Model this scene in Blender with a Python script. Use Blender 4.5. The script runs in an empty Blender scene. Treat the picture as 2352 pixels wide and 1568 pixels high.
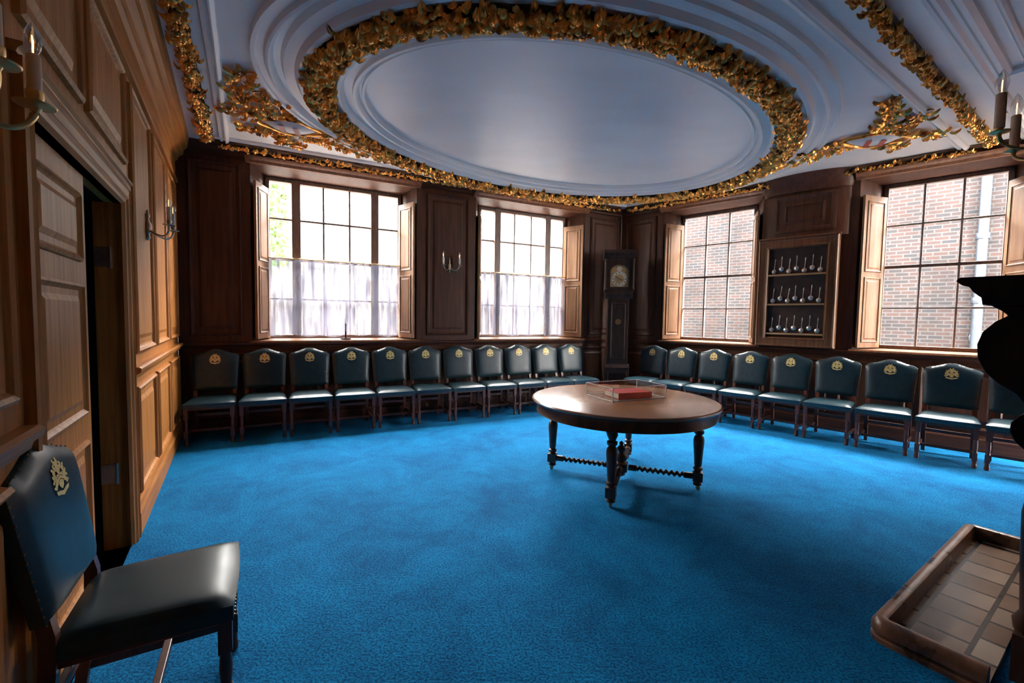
import bpy, math, random, bmesh
from mathutils import Vector, Matrix
random.seed(7)
S=bpy.context.scene; COL=S.collection
H=3.56; PI=math.pi
# ------------------------------------------------------------------ materials
def newmat(name):
    m=bpy.data.materials.new(name); m.use_nodes=True
    nt=m.node_tree; b=nt.nodes['Principled BSDF']; return m,nt,b
def pm(name,c1,c2=None,scale=5,stretch=(1,1,1),rough=.5,metal=0,bump=0,coat=0,detail=6,spec=.5,lo=.35,hi=.65,rough2=None,sheen=0,dist=.02):
    m,nt,b=newmat(name)
    b.inputs['Roughness'].default_value=rough; b.inputs['Metallic'].default_value=metal
    b.inputs['Coat Weight'].default_value=coat; b.inputs['Coat Roughness'].default_value=.25
    b.inputs['Specular IOR Level'].default_value=spec
    b.inputs['Sheen Weight'].default_value=sheen
    c2=c2 or c1
    tc=nt.nodes.new('ShaderNodeTexCoord'); mp=nt.nodes.new('ShaderNodeMapping'); mp.inputs['Scale'].default_value=stretch
    no=nt.nodes.new('ShaderNodeTexNoise'); no.inputs['Scale'].default_value=scale; no.inputs['Detail'].default_value=detail
    cr=nt.nodes.new('ShaderNodeValToRGB')
    cr.color_ramp.elements[0].position=lo; cr.color_ramp.elements[0].color=(*c1,1)
    cr.color_ramp.elements[1].position=hi; cr.color_ramp.elements[1].color=(*c2,1)
    L=nt.links.new
    L(tc.outputs['Object'],mp.inputs['Vector']); L(mp.outputs[0],no.inputs['Vector']); L(no.outputs['Fac'],cr.inputs['Fac']); L(cr.outputs[0],b.inputs['Base Color'])
    if rough2 is not None:
        mr=nt.nodes.new('ShaderNodeMapRange'); mr.inputs['To Min'].default_value=rough; mr.inputs['To Max'].default_value=rough2
        mr.inputs['From Min'].default_value=.3; mr.inputs['From Max'].default_value=.7
        L(no.outputs['Fac'],mr.inputs['Value']); L(mr.outputs[0],b.inputs['Roughness'])
    if bump:
        bp=nt.nodes.new('ShaderNodeBump'); bp.inputs['Strength'].default_value=bump; bp.inputs['Distance'].default_value=dist
        L(no.outputs['Fac'],bp.inputs['Height']); L(bp.outputs[0],b.inputs['Normal'])
    return m
M_oak=pm('lit_oak_panelling',(.34,.118,.024),(.53,.215,.052),3.2,(14,14,.7),rough=.46,bump=.04,spec=.2)  # panelling oak with the warm window light put into its colour
M_oakh=pm('lit_oak_rails',(.34,.118,.024),(.51,.205,.050),3.2,(.6,12,12),rough=.46,bump=.02,spec=.2)  # the same lit oak colour, grain turned along the rails
M_oakshade=pm('shaded_oak_panelling',(.036,.0115,.0065),(.068,.024,.0115),3.2,(9,9,.6),rough=.45,bump=.05,spec=.22)  # same oak as the left wall, with shade put into its colour
M_oakshadeh=pm('shaded_oak_rails',(.036,.0115,.0065),(.068,.024,.0115),3.2,(.6,9,9),rough=.45,bump=.03,spec=.22)  # the same shaded oak colour, grain turned along the rails
M_oakm=pm('mid_oak',(.095,.036,.014),(.17,.068,.028),3.2,(9,9,.6),rough=.42,bump=.05,spec=.3)
M_oakl=pm('oak_light',(.16,.068,.027),(.22,.11,.05),3.5,(6,6,.6),rough=.45,bump=.06,spec=.3)
M_shelf=pm('shelf_oak',(.36,.19,.08),(.46,.27,.13),3.5,(.6,6,6),rough=.45,spec=.35)
M_oakd=pm('oak_dark',(.045,.018,.010),(.10,.04,.02),4,(5,5,.8),rough=.5,bump=.05,spec=.3)
M_doorshade=pm('oak_doorway_shade',(.008,.004,.003),(.015,.007,.005),4,(5,5,.8),rough=.7,bump=.05,spec=.1)  # oak coloured near black to paint the shade inside the doorway
M_blackoak=pm('black_carved_oak',(.009,.0045,.0035),(.021,.0095,.0065),6,(3,3,1),rough=.55,spec=.15)
M_mahog=pm('red_mahogany',(.042,.009,.005),(.095,.020,.009),5,(6,6,1),rough=.38,coat=.05)
M_tabletop=pm('table_veneer',(.22,.088,.038),(.26,.11,.048),1.5,(1,5,1),rough=.22,rough2=.27,coat=.25,lo=.2,hi=.8)
M_tableleg=pm('table_leg_oak',(.042,.015,.009),(.082,.030,.015),6,(3,3,1),rough=.38,coat=.1)
M_plaster=pm('ceiling_plaster',(.87,.84,.80),(.93,.90,.86),1.1,(1,2.2,1),rough=.34,bump=.03)
M_gold=pm('gilded_plaster',(.15,.052,.012),(.98,.46,.10),10,rough=.30,metal=.70,bump=.3,lo=.34,hi=.54)
M_goldshade=pm('garland_gap_shade',(.04,.016,.005),(.10,.042,.012),18,rough=.5,metal=.3,bump=.4)  # dark brown that paints the shade between the gilded leaves
M_goldemb=pm('gold_embossing',(.74,.52,.17),(.88,.66,.26),40,rough=.45,metal=.1)
M_leather=pm('teal_leather',(.004,.019,.028),(.007,.030,.042),14,rough=.33,rough2=.42,bump=.05,coat=.03,dist=.004,spec=.45)
M_stud=pm('antique_stud',(.10,.06,.03),(.2,.12,.05),30,rough=.35,metal=.8)
M_silver=pm('silver_metal',(.46,.44,.42),(.62,.59,.56),12,rough=.3,metal=.9)
M_pewter=pm('aged_silver_gilt',(.42,.35,.27),(.60,.52,.42),12,rough=.3,metal=.9)
M_brass=pm('aged_brass',(.55,.36,.14),(.75,.52,.22),12,rough=.35,metal=.85)
M_dial=pm('dull_brass_dial',(.26,.17,.08),(.40,.27,.12),12,rough=.45,metal=.7)
M_ring=pm('dull_silver_ring',(.42,.38,.32),(.52,.48,.40),12,rough=.5,metal=.4)
M_black=pm('matt_black',(.008,.008,.008),(.015,.013,.012),8,rough=.7)
M_candle=pm('ivory_candle',(.75,.68,.52),(.82,.76,.62),8,rough=.5)
M_candleb=pm('amber_candle',(.78,.52,.32),(.88,.64,.42),8,rough=.5)
M_red=pm('red_book_cloth',(.42,.012,.014),(.54,.03,.028),20,rough=.5)
M_page=pm('book_pages',(.70,.62,.48),(.80,.74,.60),60,(1,1,8),rough=.8)
M_darkvelvet=pm('dark_backing',(.028,.011,.007),(.05,.018,.010),12,rough=.8)
M_marble=pm('hearth_kerb_stone',(.055,.024,.014),(.27,.12,.062),8,(1,1,1),rough=.22,rough2=.45,coat=.3,bump=.25)
M_white=pm('acrylic_edge',(.62,.62,.62),(.70,.70,.70),6,rough=.3)
M_sash=pm('sash_wood',(.12,.072,.054),(.18,.115,.09),6,(4,4,1),rough=.4)
M_sashl=pm('glazing_bar_wood',(.24,.19,.16),(.32,.26,.23),6,(4,4,1),rough=.4)
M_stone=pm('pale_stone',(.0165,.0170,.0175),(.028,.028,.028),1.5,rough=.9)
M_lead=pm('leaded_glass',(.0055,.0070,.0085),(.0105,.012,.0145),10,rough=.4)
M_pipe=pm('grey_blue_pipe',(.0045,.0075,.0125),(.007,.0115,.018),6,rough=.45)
M_leaf=pm('tree_leaf',(.015,.060,.005),(.06,.10,.015),6,rough=.7)
M_bark=pm('tree_bark',(.03,.02,.015),(.05,.04,.03),8,(2,2,.5),rough=.9,bump=.3)
M_pave=pm('outside_paving',(.38,.36,.33),(.48,.46,.42),2,rough=.9)
M_hinge=pm('hinge_steel',(.35,.33,.3),(.5,.48,.45),8,rough=.35,metal=.9)
M_shield=pm('painted_shield',(.66,.66,.66),(.78,.76,.76),6,rough=.45)
M_shieldr=pm('shield_band_paint',(.25,.03,.03),(.34,.05,.04),6,rough=.45)
M_fil=pm('lamp_filament',(.9,.5,.2),(1,.6,.25),6,rough=.4)
_b=M_fil.node_tree.nodes['Principled BSDF']; _b.inputs['Emission Color'].default_value=(1,.55,.2,1); _b.inputs['Emission Strength'].default_value=6

def carpet():
    m,nt,b=newmat('blue_carpet'); L=nt.links.new
    tc=nt.nodes.new('ShaderNodeTexCoord')
    n1=nt.nodes.new('ShaderNodeTexNoise'); n1.inputs['Scale'].default_value=1.6; n1.inputs['Detail'].default_value=11; n1.inputs['Roughness'].default_value=.80; n1.inputs['Distortion'].default_value=.4
    n2=nt.nodes.new('ShaderNodeTexNoise'); n2.inputs['Scale'].default_value=90; n2.inputs['Detail'].default_value=3
    r1=nt.nodes.new('ShaderNodeValToRGB'); r1.color_ramp.elements[0].position=.36; r1.color_ramp.elements[1].position=.64
    r1.color_ramp.elements[0].color=(.001,.104,.272,1); r1.color_ramp.elements[1].color=(.002,.228,.51,1)
    r2=nt.nodes.new('ShaderNodeValToRGB'); r2.color_ramp.elements[0].position=.38; r2.color_ramp.elements[1].position=.58
    r2.color_ramp.elements[0].color=(.28,.30,.36,1); r2.color_ramp.elements[1].color=(1,1,1,1)
    mx=nt.nodes.new('ShaderNodeMixRGB'); mx.blend_type='MULTIPLY'; mx.inputs[0].default_value=.85
    bp=nt.nodes.new('ShaderNodeBump'); bp.inputs['Strength'].default_value=.6; bp.inputs['Distance'].default_value=.012
    L(tc.outputs['Object'],n1.inputs['Vector']); L(tc.outputs['Object'],n2.inputs['Vector'])
    L(n1.outputs['Fac'],r1.inputs[0]); L(n2.outputs['Fac'],r2.inputs[0]); L(r1.outputs[0],mx.inputs[1]); L(r2.outputs[0],mx.inputs[2])
    L(mx.outputs[0],b.inputs['Base Color']); L(n2.outputs['Fac'],bp.inputs['Height']); L(bp.outputs[0],b.inputs['Normal'])
    b.inputs['Roughness'].default_value=.95; b.inputs['Specular IOR Level'].default_value=.1
    b.inputs['Sheen Weight'].default_value=.12; b.inputs['Sheen Tint'].default_value=(.1,.5,1,1)
    return m
M_carpet=carpet()
def brick(name,c1,c2,mortar,bw=.22,bh=.075,plane='xz',ms=.008,rough=.85,var=(.6,1.25)):
    m,nt,b=newmat(name); L=nt.links.new
    tc=nt.nodes.new('ShaderNodeTexCoord'); sp=nt.nodes.new('ShaderNodeSeparateXYZ'); cb=nt.nodes.new('ShaderNodeCombineXYZ')
    L(tc.outputs['Object'],sp.inputs[0]); L(sp.outputs['X'],cb.inputs['X']); L(sp.outputs['Z' if plane=='xz' else 'Y'],cb.inputs['Y'])
    br=nt.nodes.new('ShaderNodeTexBrick'); br.inputs['Scale'].default_value=1; br.inputs['Brick Width'].default_value=bw; br.inputs['Row Height'].default_value=bh
    br.inputs['Mortar Size'].default_value=ms; br.inputs['Color1'].default_value=(*c1,1); br.inputs['Color2'].default_value=(*c2,1); br.inputs['Mortar'].default_value=(*mortar,1)
    no=nt.nodes.new('ShaderNodeTexNoise'); no.inputs['Scale'].default_value=1.2; no.inputs['Detail'].default_value=8
    cr=nt.nodes.new('ShaderNodeValToRGB'); cr.color_ramp.elements[0].position=.3; cr.color_ramp.elements[0].color=(var[0],var[0],var[0]*1.05,1); cr.color_ramp.elements[1].position=.7; cr.color_ramp.elements[1].color=(var[1],var[1],var[1],1)
    mx=nt.nodes.new('ShaderNodeMixRGB'); mx.blend_type='MULTIPLY'; mx.inputs[0].default_value=.9
    L(cb.outputs[0],br.inputs['Vector']); L(tc.outputs['Object'],no.inputs['Vector']); L(no.outputs['Fac'],cr.inputs[0])
    L(br.outputs['Color'],mx.inputs[1]); L(cr.outputs[0],mx.inputs[2]); L(mx.outputs[0],b.inputs['Base Color'])
    b.inputs['Roughness'].default_value=rough; b.inputs['Specular IOR Level'].default_value=.1
    return m
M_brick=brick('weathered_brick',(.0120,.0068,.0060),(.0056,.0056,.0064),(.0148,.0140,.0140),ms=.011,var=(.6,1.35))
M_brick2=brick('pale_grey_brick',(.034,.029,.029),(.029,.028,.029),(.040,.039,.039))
M_tiles=brick('hearth_tiles',(.44,.34,.26),(.19,.11,.07),(.03,.02,.016),bw=.20,bh=.20,plane='xy',ms=.010,rough=.2)
def glassmat(name,gl=.06,tint=(1,1,1)):
    m=bpy.data.materials.new(name); m.use_nodes=True; nt=m.node_tree; nt.nodes.clear(); L=nt.links.new
    o=nt.nodes.new('ShaderNodeOutputMaterial'); mx=nt.nodes.new('ShaderNodeMixShader'); t=nt.nodes.new('ShaderNodeBsdfTransparent'); g=nt.nodes.new('ShaderNodeBsdfGlossy')
    t.inputs[0].default_value=(*tint,1); g.inputs['Roughness'].default_value=.03; mx.inputs[0].default_value=gl
    no=nt.nodes.new('ShaderNodeTexNoise'); no.inputs['Scale'].default_value=1.5; bp=nt.nodes.new('ShaderNodeBump'); bp.inputs['Strength'].default_value=.05
    L(no.outputs['Fac'],bp.inputs['Height']); L(bp.outputs[0],g.inputs['Normal'])
    L(t.outputs[0],mx.inputs[1]); L(g.outputs[0],mx.inputs[2]); L(mx.outputs[0],o.inputs[0]); return m
M_glass=glassmat('window_glass',.03); M_acrylic=glassmat('clear_acrylic',.09,(.97,.98,.99)); M_bulb=glassmat('bulb_glass',.3)
def curtainmat():
    m=bpy.data.materials.new('lace_voile'); m.use_nodes=True; nt=m.node_tree; nt.nodes.clear(); L=nt.links.new
    o=nt.nodes.new('ShaderNodeOutputMaterial'); mx=nt.nodes.new('ShaderNodeMixShader'); mx2=nt.nodes.new('ShaderNodeMixShader')
    t=nt.nodes.new('ShaderNodeBsdfTransparent'); tr=nt.nodes.new('ShaderNodeBsdfTranslucent'); d=nt.nodes.new('ShaderNodeBsdfDiffuse')
    d.inputs[0].default_value=(.6,.6,.70,1)
    # gathered cloth: denser weave where the folds overlap
    tc=nt.nodes.new('ShaderNodeTexCoord'); mp=nt.nodes.new('ShaderNodeMapping'); mp.inputs['Scale'].default_value=(1,0,.10)
    n1=nt.nodes.new('ShaderNodeTexNoise'); n1.inputs['Scale'].default_value=16; n1.inputs['Detail'].default_value=5; n1.inputs['Roughness'].default_value=.6
    L(tc.outputs['Object'],mp.inputs[0]); L(mp.outputs[0],n1.inputs['Vector'])
    mr=nt.nodes.new('ShaderNodeMapRange'); mr.inputs['From Min'].default_value=.36; mr.inputs['From Max'].default_value=.64
    mr.inputs['To Min'].default_value=.38; mr.inputs['To Max'].default_value=.96
    cr=nt.nodes.new('ShaderNodeValToRGB'); cr.color_ramp.elements[0].position=.38; cr.color_ramp.elements[0].color=(.075,.075,.090,1); cr.color_ramp.elements[1].position=.64; cr.color_ramp.elements[1].color=(.038,.038,.055,1)
    L(n1.outputs['Fac'],mr.inputs['Value']); L(mr.outputs[0],mx.inputs[0]); L(n1.outputs['Fac'],cr.inputs[0]); L(cr.outputs[0],tr.inputs[0])
    mx2.inputs[0].default_value=.3
    L(tr.outputs[0],mx2.inputs[1]); L(d.outputs[0],mx2.inputs[2]); L(t.outputs[0],mx.inputs[1]); L(mx2.outputs[0],mx.inputs[2]); L(mx.outputs[0],o.inputs[0]); return m
M_curtain=curtainmat()
# ------------------------------------------------------------------ mesh builder
class MB:
    def __init__(s): s.v=[];s.f=[];s.m=[]
    def add(s,vs,fs,mi=0,M=None):
        o=len(s.v); s.v+=[tuple(M@Vector(v)) if M is not None else tuple(v) for v in vs]
        s.f+=[tuple(i+o for i in f) for f in fs]; s.m+=[mi]*len(fs)
    def box(s,x0,x1,y0,y1,z0,z1,mi=0,M=None):
        s.add([(x0,y0,z0),(x1,y0,z0),(x1,y1,z0),(x0,y1,z0),(x0,y0,z1),(x1,y0,z1),(x1,y1,z1),(x0,y1,z1)],
              [(0,3,2,1),(4,5,6,7),(0,1,5,4),(1,2,6,5),(2,3,7,6),(3,0,4,7)],mi,M)
    def lathe(s,prof,seg=16,mi=0,M=None):
        vs=[];fs=[];n=len(prof)
        for r,z in prof:
            for k in range(seg):
                a=2*PI*k/seg; vs.append((r*math.cos(a),r*math.sin(a),z))
        for i in range(n-1):
            for k in range(seg):
                k2=(k+1)%seg; fs.append((i*seg+k,i*seg+k2,(i+1)*seg+k2,(i+1)*seg+k))
        fs.append(tuple(range(seg))[::-1]); fs.append(tuple((n-1)*seg+k for k in range(seg)))
        s.add(vs,fs,mi,M)
    def tube(s,pts,r,seg=8,mi=0,M=None,rot=0):
        pts=[Vector(p) for p in pts]; n=len(pts); vs=[];fs=[]
        up=Vector((0,0,1)); 
        for i,p in enumerate(pts):
            d=(pts[min(i+1,n-1)]-pts[max(i-1,0)]).normalized()
            ref=up if abs(d.z)<.9 else Vector((1,0,0))
            a=d.cross(ref).normalized(); b=a.cross(d).normalized()
            rr=r[i] if isinstance(r,(list,tuple)) else r
            for k in range(seg):
                t=2*PI*k/seg+rot; vs.append(tuple(p+a*math.cos(t)*rr+b*math.sin(t)*rr))
        for i in range(n-1):
            for k in range(seg):
                k2=(k+1)%seg; fs.append((i*seg+k,i*seg+k2,(i+1)*seg+k2,(i+1)*seg+k))
        fs.append(tuple(range(seg))[::-1]); fs.append(tuple((n-1)*seg+k for k in range(seg)))
        s.add(vs,fs,mi,M)
    def extrude(s,poly,x0,x1,mi=0,M=None):
        """poly in (y,z), extruded along x"""
        n=len(poly); vs=[(x0,a,b) for a,b in poly]+[(x1,a,b) for a,b in poly]
        fs=[tuple(range(n)),tuple(range(n,2*n))[::-1]]+[(i,(i+1)%n,n+(i+1)%n,n+i) for i in range(n)]
        s.add(vs,fs,mi,M)
    def ringrect(s,u0,u1,z0,z1,prof,mi=0,M=None,fill=True):
        """mitred frame on plane y; prof=[(offset,y)]"""
        vs=[]
        for o,y in prof: vs+=[(u0+o,y,z0+o),(u1-o,y,z0+o),(u1-o,y,z1-o),(u0+o,y,z1-o)]
        fs=[]
        for i in range(len(prof)-1):
            for k in range(4):
                k2=(k+1)%4; fs.append((i*4+k,i*4+k2,(i+1)*4+k2,(i+1)*4+k))
        if fill: b=(len(prof)-1)*4; fs.append((b,b+1,b+2,b+3))
        s.add(vs,fs,mi,M)
    def slab(s,nx,ny,ft,fb,mi=0,M=None):
        vs=[];fs=[]
        def idx(i,j,l): return l*(nx+1)*(ny+1)+j*(nx+1)+i
        for f in (ft,fb):
            for j in range(ny+1):
                for i in range(nx+1): vs.append(f(-1+2*i/nx,-1+2*j/ny))
        for j in range(ny):
            for i in range(nx):
                fs.append((idx(i,j,0),idx(i+1,j,0),idx(i+1,j+1,0),idx(i,j+1,0)))
                fs.append((idx(i,j,1),idx(i,j+1,1),idx(i+1,j+1,1),idx(i+1,j,1)))
        for i in range(nx):
            fs.append((idx(i,0,0),idx(i,0,1),idx(i+1,0,1),idx(i+1,0,0))); fs.append((idx(i,ny,0),idx(i+1,ny,0),idx(i+1,ny,1),idx(i,ny,1)))
        for j in range(ny):
            fs.append((idx(0,j,0),idx(0,j+1,0),idx(0,j+1,1),idx(0,j,1))); fs.append((idx(nx,j,0),idx(nx,j,1),idx(nx,j+1,1),idx(nx,j+1,0)))
        s.add(vs,fs,mi,M)
    def obj(s,name,mats,parent=None,M=None,smooth=False,bevel=0,sub=0,fix=True):
        me=bpy.data.meshes.new(name); me.from_pydata(s.v,[],s.f)
        if not isinstance(mats,(list,tuple)): mats=[mats]
        for m in mats: me.materials.append(m)
        for p,mi in zip(me.polygons,s.m): p.material_index=mi; p.use_smooth=smooth
        if fix:
            bm=bmesh.new(); bm.from_mesh(me); bmesh.ops.recalc_face_normals(bm,faces=bm.faces); bm.to_mesh(me); bm.free()
        me.update()
        if smooth:
            try: me.set_sharp_from_angle(angle=math.radians(42))
            except Exception: pass
        o=bpy.data.objects.new(name,me); COL.objects.link(o)
        if parent: o.parent=parent
        if M is not None: 
            if parent: o.matrix_local=M
            else: o.matrix_world=M
        if bevel:
            b=o.modifiers.new('bevel','BEVEL'); b.width=bevel; b.segments=2; b.limit_method='ANGLE'; b.angle_limit=math.radians(40)
        if sub:
            b=o.modifiers.new('sub','SUBSURF'); b.levels=sub; b.render_levels=sub
        return o
def empty(name,M,label,cat,group=None):
    e=bpy.data.objects.new(name,None); e.empty_display_size=.1; COL.objects.link(e); e.matrix_world=M
    tag(e,label,cat,group); return e
def tag(o,label,cat,group=None):
    o['label']=label; o['category']=cat
    if group: o['group']=group
    return o
def struct(o,label=None,cat=None):
    o['kind']='structure'
    if label: o['label']=label
    if cat: o['category']=cat
    return o
def frame(ox,oy,dx,dy):
    l=math.hypot(dx,dy); dx/=l; dy/=l
    return Matrix(((dx,-dy,0,ox),(dy,dx,0,oy),(0,0,1,0),(0,0,0,1)))
def Tr(x,y,z): return Matrix.Translation((x,y,z))
def Rz(a): return Matrix.Rotation(a,4,'Z')
def Rx(a): return Matrix.Rotation(a,4,'X')
def Ry(a): return Matrix.Rotation(a,4,'Y')
def dup(root,M,top=True,parent=None):
    n=root.copy()
    COL.objects.link(n)
    if parent: n.parent=parent
    else: n.matrix_world=M
    for c in root.children: dup(c,None,False,n)
    return n
# ------------------------------------------------------------------ frames
FL=frame(-.669,0,-.5402,.8416)     # left wall   local: x along, y outward
FB=frame(-4.07,5.30,.891,.454)     # back wall
FR=frame(2.06,8.42,.719,-.695)     # right wall
FF=frame(0,0,-.829,-.559)          # fireplace wall: x=-s, y=-n
LB=6.88
# ------------------------------------------------------------------ room shell
def wall(name,F,u0,u1,holes,mat):
    mb=MB()
    def layer(y0,y1,key):
        us=sorted({u0,u1}|{h[key][0] for h in holes}|{h[key][1] for h in holes})
        zs=sorted({0,H}|{h[key][2] for h in holes}|{h[key][3] for h in holes})
        for a,b in zip(us,us[1:]):
            for c,d in zip(zs,zs[1:]):
                cu,cz=(a+b)/2,(c+d)/2
                if any(h[key][0]<cu<h[key][1] and h[key][2]<cz<h[key][3] for h in holes): continue
                mb.box(a,b,y0,y1,c,d)
    if holes:
        layer(0,.04,'o'); layer(.36,.46,'i')
        for h in holes:
            a,b,c,d=h['o']; e,f,g,k=h['i']; y0,y1=0,.37
            vs=[(a,y0,c),(b,y0,c),(b,y0,d),(a,y0,d),(e,y1,g),(f,y1,g),(f,y1,k),(e,y1,k)]
            mb.add(vs,[(0,1,5,4),(1,2,6,5),(2,3,7,6),(3,0,4,7)])
    else: mb.box(u0,u1,0,.12,0,H)
    o=mb.obj(name,mat,M=F,fix=False); struct(o); return o
ZS,ZT=1.15,3.36
wins={1:(FB,.93,2.77,.78,2.93),2:(FB,4.07,5.82,3.88,6.02),3:(FR,1.03,2.25,.84,2.42),4:(FR,3.80,4.97,3.58,5.18)}
def hole(n): F,a,b,c,d=wins[n]; return {'o':(c,d,1.12,3.42),'i':(a,b,ZS,ZT)}
wall('wall_back',FB,0,LB,[hole(1),hole(2)],M_oakshade)
wall('wall_right',FR,0,6.47,[hole(3),hole(4)],M_oakshade)
D0,D1,DZ=1.75,3.20,2.14
wall('wall_left',FL,-1.0,6.30,[{'o':(D0,D1,0,DZ),'i':(D0,D1,0,DZ)}],M_oak)
wall('wall_fireplace',FF@Tr(0,.5,0),-7.4,1.0,[],M_oak)
# floor & ceiling
A=Vector((-4.07,5.30));B=Vector((2.06,8.42));C=Vector((6.71,3.92));D=Vector((-.2,-.74)); cen=(A+B+C+D)/4
def grow(p,k=.35): return p+(p-cen).normalized()*k
mb=MB(); P=[grow(p) for p in (A,B,C,D)]
mb.add([(p.x,p.y,0) for p in P]+[(p.x,p.y,-.1) for p in P],[(0,3,2,1),(4,5,6,7),(0,1,5,4),(1,2,6,5),(2,3,7,6),(3,0,4,7)])
q=[FL@Vector(v) for v in ((D0-.1,.2,.0),(D1+.3,.2,.0),(D1+.3,2,.0),(D0-.1,2,.0))]
mb.add([(v.x,v.y,-.001) for v in q],[(0,1,2,3)])
fl=mb.obj('floor',M_carpet); struct(fl,'bright blue fitted carpet','floor')
mb=MB()
mb.add([(p.x,p.y,H) for p in P]+[(p.x,p.y,H+.15) for p in P],[(0,3,2,1),(4,5,6,7),(0,1,5,4),(1,2,6,5),(2,3,7,6),(3,0,4,7)])
struct(mb.obj('ceiling',M_plaster))
# vestibule beyond the door
mb=MB()
mb.box(D0-.15,D0-.05,.46,2.0,0,2.6); mb.box(D1+.25,D1+.35,.46,2.0,0,2.6); mb.box(D0-.15,D1+.35,2.0,2.1,0,2.6); mb.box(D0-.15,D1+.35,.46,2.1,2.6,2.7)
struct(mb.obj('wall_lobby',M_doorshade,M=FL))  # walls coloured near black for the unlit depth of the doorway
# ---- mouldings
PROF=[(0,0),(.004,-.02),(.018,-.03),(.032,-.022),(.042,-.008),(.055,-.004),(.095,-.004),(.125,-.016)]
def panels(name,F,rects,extra=None):
    mb=MB()
    for r in rects: mb.ringrect(*r,PROF)
    if extra: extra(mb)
    o=mb.obj(name,M_oak if F is FL else M_oakshade,M=F,fix=False); struct(o); return o
def runs(name,F,spans,poly,mat=None):
    mb=MB()
    for a,b in spans: mb.extrude(poly,a,b)
    struct(mb.obj(name,mat or (M_oakh if F is FL else M_oakshadeh),M=F))
RAIL=[(0,1.04),(-.02,1.045),(-.028,1.07),(-.05,1.085),(-.055,1.11),(-.04,1.12),(0,1.12)]
BASE=[(0,0),(-.03,0),(-.03,.14),(-.018,.16),(-.012,.19),(0,.19)]
CORN=[(0,3.43),(-.03,3.44),(-.035,3.47),(-.07,3.49),(-.10,3.53),(-.11,H),(0,H)]
CORNL=[(0,3.03),(-.03,3.035),(-.035,3.06),(-.02,3.075),(-.02,3.12),(-.012,3.14),(-.012,3.29),(-.035,3.31),(-.05,3.35),(-.09,3.38),(-.10,3.43),(-.13,3.45),(-.15,3.51),(-.16,H),(0,H)]
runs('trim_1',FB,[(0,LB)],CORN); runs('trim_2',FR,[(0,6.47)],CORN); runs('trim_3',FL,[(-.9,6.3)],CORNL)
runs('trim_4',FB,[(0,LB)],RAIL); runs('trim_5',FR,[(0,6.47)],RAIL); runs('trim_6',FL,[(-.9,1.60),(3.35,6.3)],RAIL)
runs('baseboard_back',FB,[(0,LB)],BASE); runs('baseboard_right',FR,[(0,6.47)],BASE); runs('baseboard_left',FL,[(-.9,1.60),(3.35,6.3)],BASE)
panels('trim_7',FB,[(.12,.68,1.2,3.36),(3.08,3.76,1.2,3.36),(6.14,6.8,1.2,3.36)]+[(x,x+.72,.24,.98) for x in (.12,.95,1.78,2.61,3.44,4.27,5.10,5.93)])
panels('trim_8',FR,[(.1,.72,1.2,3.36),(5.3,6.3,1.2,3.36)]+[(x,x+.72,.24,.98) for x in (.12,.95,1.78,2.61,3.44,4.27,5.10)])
panels('trim_9',FL,[(-.8,.5,1.2,2.96),(.6,1.52,1.2,2.96),(1.66,2.36,2.40,2.98),(2.44,3.30,2.40,2.98),(3.46,4.28,1.2,2.98),(4.40,5.2,1.2,2.98),(5.32,6.15,1.2,2.98),
   (-.8,.5,.24,.98),(.6,1.52,.24,.98),(3.46,4.28,.24,.98),(4.40,5.2,.24,.98),(5.32,6.15,.24,.98)])
# door architrave
def arch(mb):
    AW=.125
    pr=[(0,0),(0,-.030),(.02,-.034),(.03,-.026),(.065,-.022),(.08,-.030),(.095,-.020),(.11,-.016),(.125,0)]
    def sweep(off,y): return [(D0-AW+off,y,0),(D0-AW+off,y,DZ+AW-off),(D1+AW-off,y,DZ+AW-off),(D1+AW-off,y,0)]
    vs=[]
    for o,y in pr: vs+=sweep(o,y)
    side=[];top=[]
    for i in range(len(pr)-1):
        for k in range(3): (top if k==1 else side).append((i*4+k,i*4+k+1,(i+1)*4+k+1,(i+1)*4+k))
    mb.add(vs,side); mb.add(vs,top,1)
    mb.extrude([(0,DZ+AW),(-.022,DZ+AW),(-.026,DZ+AW+.012),(-.038,DZ+AW+.024),(-.038,DZ+AW+.034),(0,DZ+AW+.034)],D0-AW-.02,D1+AW+.02,1)
mb=MB(); arch(mb); struct(mb.obj('trim_10',[M_oak,M_oakh],M=FL))
# bowed cornice over the pier on the right wall
mb=MB(); N=16; pr=[(0,3.34),(.02,3.35),(.03,3.39),(.07,3.43),(.08,3.47),(.12,3.50),(.15,H),(0,H)]
vs=[];fs=[]
for i in range(N+1):
    a=PI*i/N
    for o,z in pr:
        vs.append((2.97-(.52+o*.6)*math.cos(a),-(.14+o)*math.sin(a)-.005,z))
n=len(pr)
for i in range(N):
    for k in range(n): fs.append((i*n+k,i*n+(k+1)%n,(i+1)*n+(k+1)%n,(i+1)*n+k))
mb.add(vs,fs)
mb.add([(2.97-.52*math.cos(PI*i/N),-.10*math.sin(PI*i/N)-.001,z) for z in (2.70,3.36) for i in range(N+1)],[(i,i+1,N+2+i,N+1+i) for i in range(N)])
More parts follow.
